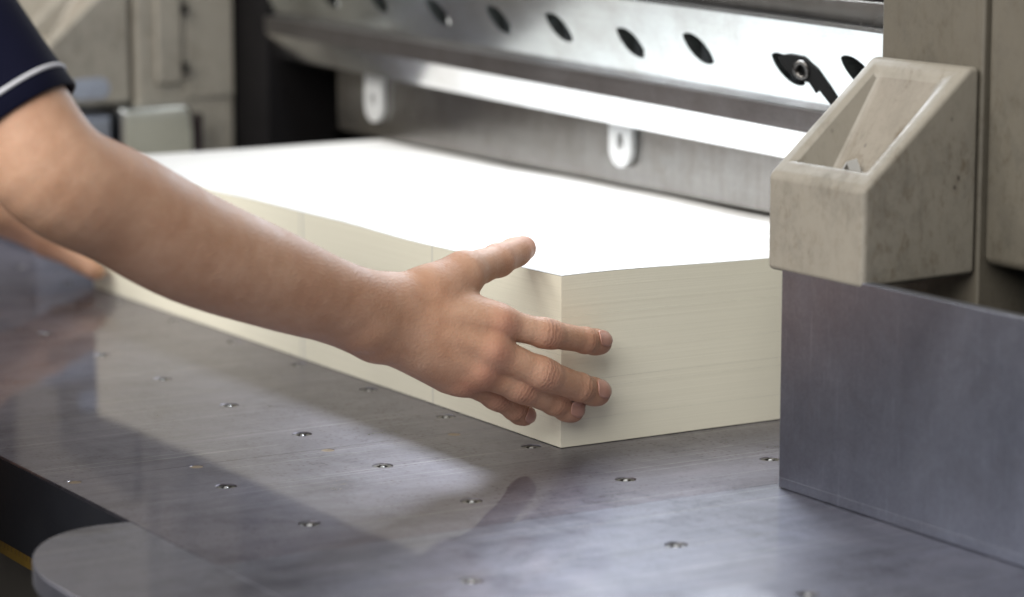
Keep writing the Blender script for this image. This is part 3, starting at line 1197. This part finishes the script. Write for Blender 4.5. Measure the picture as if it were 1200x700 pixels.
def nail(tip, base, dors, wid, lng, lift):
    ax = tip - base
    ax = ax / np.linalg.norm(ax)
    d = np.array(dors, float)
    d = d - ax * (d @ ax)
    d /= np.linalg.norm(d)
    sd = np.cross(ax, d)
    bm = bmesh.new()
    nu, nv = 8, 10
    rows = []
    for i in range(nv + 1):
        s = i / nv
        row = []
        for k in range(nu + 1):
            u = -1 + 2 * k / nu
            tp = math.sqrt(max(.08, 1 - abs(2 * s - 1) ** 2.6))
            ang = u * 1.0 * tp
            rr = wid
            pos = tip + ax * (lng * (s - .92)) + sd * (wid * math.sin(ang)) + d * .0125
            hit, nr, _, _ = BVH.ray_cast(Vector(pos), Vector(-d), .011)
            if hit is None:
                hit, nr = Vector(pos - d * .013), Vector(d)
            row.append(bm.verts.new(hit + Vector(d) * (.0004 + .0004 * s) + nr * .0002))
        rows.append(row)
    for i in range(nv):
        for k in range(nu):
            bm.faces.new((rows[i][k], rows[i][k + 1], rows[i + 1][k + 1], rows[i + 1][k]))
    bmesh.ops.recalc_face_normals(bm, faces=bm.faces[:])
    me_ = bpy.data.meshes.new('fingernail')
    bm.to_mesh(me_)
    bm.free()
    o = link('fingernail', me_, M['nail'], None, True)
    so = o.modifiers.new('thick', 'SOLIDIFY')
    so.thickness = .0005
    so.offset = 0
    child(o, body)
    return o


for fn, dr in (('index', (.80, .10, .45)), ('middle', (.82, -.05, .40)), ('ring', (.85, -.25, .35)), ('little', (.80, -.45, .35))):
    j, r = FING[fn], FR[fn]
    nail(j[3], j[2], dr, r[3] * .86, r[3] * 1.95, 0)


# shirt: trunk, sleeves with a white piping
t = NT('navy_knit')
kn_ = t.noise(1.0, 2, .6, t.mapped((1500, 1500, 900)))
fold = t.noise(14, 3)
t.set(color=t.mix(fold, (.0030, .0036, .014), (.0045, .0055, .022)), rough=.9, spec=.15, sheen=.03, normal=t.bump(kn_, .25, .0006, t.bump(fold, .3, .006)))
M['navy'] = t.m
M['piping'] = simple('white_piping', (.62, .63, .68), .8, 0, .1, 300)
M['trouser'] = simple('dark_trouser_cloth', (.012, .013, .020), .9, 0, .3, 40)
M['hair'] = simple('black_hair', (.012, .010, .009), .45, 0, .5, 200, .5)
M['eye'] = simple('eye_white', (.7, .68, .65), .2)
B2 = Field((-.62, -.66, -.14), (.14, -.20, .52), .005)
B2.cone(V3(-.217, -.425, .455), V3(-.217, -.43, .42), .066, .09, .03)
B2.cone(V3(-.36, -.425, .402), V3(-.075, -.425, .402), .062, .062, .03)
B2.cone(V3(-.28, -.440, .34), V3(-.27, -.47, -.05), .118, .112, .06)
B2.cone(V3(-.155, -.440, .34), V3(-.165, -.47, -.05), .118, .112, .06)
B2.ell(V3(-.217, -.425, .545), (.060, .060, .07), .01, True)
vs_, qs_ = B2.mesh()
del B2
shirt = child(link('shirt', np_mesh('shirt', relax(vs_, qs_, 3), qs_), M['navy']), PE)


def sleeve(sh, el, s0, s1, r0, r1, tilt, pipe_s):
    """tapering cloth tube round the upper arm, hem turned in"""
    ax = el - sh
    L = np.linalg.norm(ax)
    ax = ax / L
    u = np.cross(ax, (0, 0, 1.0))
    u /= np.linalg.norm(u)
    v = np.cross(ax, u)
    n, rows = 72, []
    tl = np.array(tilt, float)

    def ring(bm, s, r, amp=1.0):
        row = []
        for k in range(n):
            a = k * math.tau / n
            d = u * math.cos(a) + v * math.sin(a)
            wr = 1 + amp * (.018 * math.sin(3 * a + 9 * s) + .012 * math.sin(5 * a - 14 * s))
            q = sh + ax * (L * s) + d * (r * wr)
            q = q + ax * (d @ tl) * r
            row.append(bm.verts.new(q))
        return row

    def tube(bm, ss):
        prev = None
        for s, r in ss:
            cur = ring(bm, s, r)
            if prev:
                for k in range(n):
                    bm.faces.new((prev[k], prev[(k + 1) % n], cur[(k + 1) % n], cur[k]))
            prev = cur
    bm = bmesh.new()
    ss = [(s0 + (s1 - s0) * i / 14, r0 + (r1 - r0) * i / 14) for i in range(15)]
    ss += [(s1 + .004, r1 - .0006), (s1 + .003, r1 - .0022), (s1 - .03, r1 - .0030), (s1 - .12, r1 - .0034)]
    tube(bm, ss)
    sl_ = child(from_bm('sleeve', bm, M['navy'], None, True), shirt)
    bm = bmesh.new()
    f = (pipe_s - s0) / (s1 - s0)
    rp = r0 + (r1 - r0) * f
    w = .0020 / L * .55
    tube(bm, [(pipe_s - w, rp - .0004), (pipe_s - w, rp + .0007), (pipe_s, rp + .0012), (pipe_s + w, rp + .0007), (pipe_s + w, rp - .0004)])
    child(from_bm('piping', bm, M['piping'], None, True), sl_)


sleeve(SHO, ELBOW, .05, .860, .043, .0358, (0, 0, 0), .815)
sleeve(LSH, LEL, .05, .62, .060, .0505, (0, 0, 0), .54)
# trousers
B3 = Field((-.50, -.66, -.95), (.06, -.28, .02), .008)
B3.cone(V3(-.29, -.47, -.04), V3(-.145, -.47, -.04), .112, .112, .04)
for s in (-1, 1):
    B3.cone(V3(-.217 + s * .085, -.48, -.10), V3(-.217 + s * .10, -.47, -.48), .092, .068, .04)
    B3.cone(V3(-.217 + s * .10, -.47, -.48), V3(-.217 + s * .105, -.50, -.84), .068, .058, .02)
    B3.cone(V3(-.217 + s * .105, -.52, -.865), V3(-.217 + s * .125, -.38, -.872), .040, .030, .02)
vs_, qs_ = B3.mesh()
child(link('trousers', np_mesh('trousers', vs_, qs_), M['trouser']), PE)
B4 = Field((-.33, -.49, .58), (-.10, -.24, .80), .004)
B4.ell(HC + V3(0, -.016, .026), (.080, .096, .091), .01)
B4.ell(HC + V3(0, .085, -.030), (.085, .075, .075), .012, True)
B4.ell(HC + V3(0, -.02, -.085), (.10, .07, .05), .02, True)
vs_, qs_ = B4.mesh()
child(link('hair', np_mesh('hair', relax(vs_, qs_, 2), qs_), M['hair']), PE)
for s in (-1, 1):
    bm = bmesh.new()
    bmesh.ops.create_uvsphere(bm, u_segments=16, v_segments=10, radius=.0115, matrix=Matrix.Translation(Vector(HC + V3(s * .030, .071, .008))))
    child(from_bm('eye', bm, M['eye'], None, True), PE)
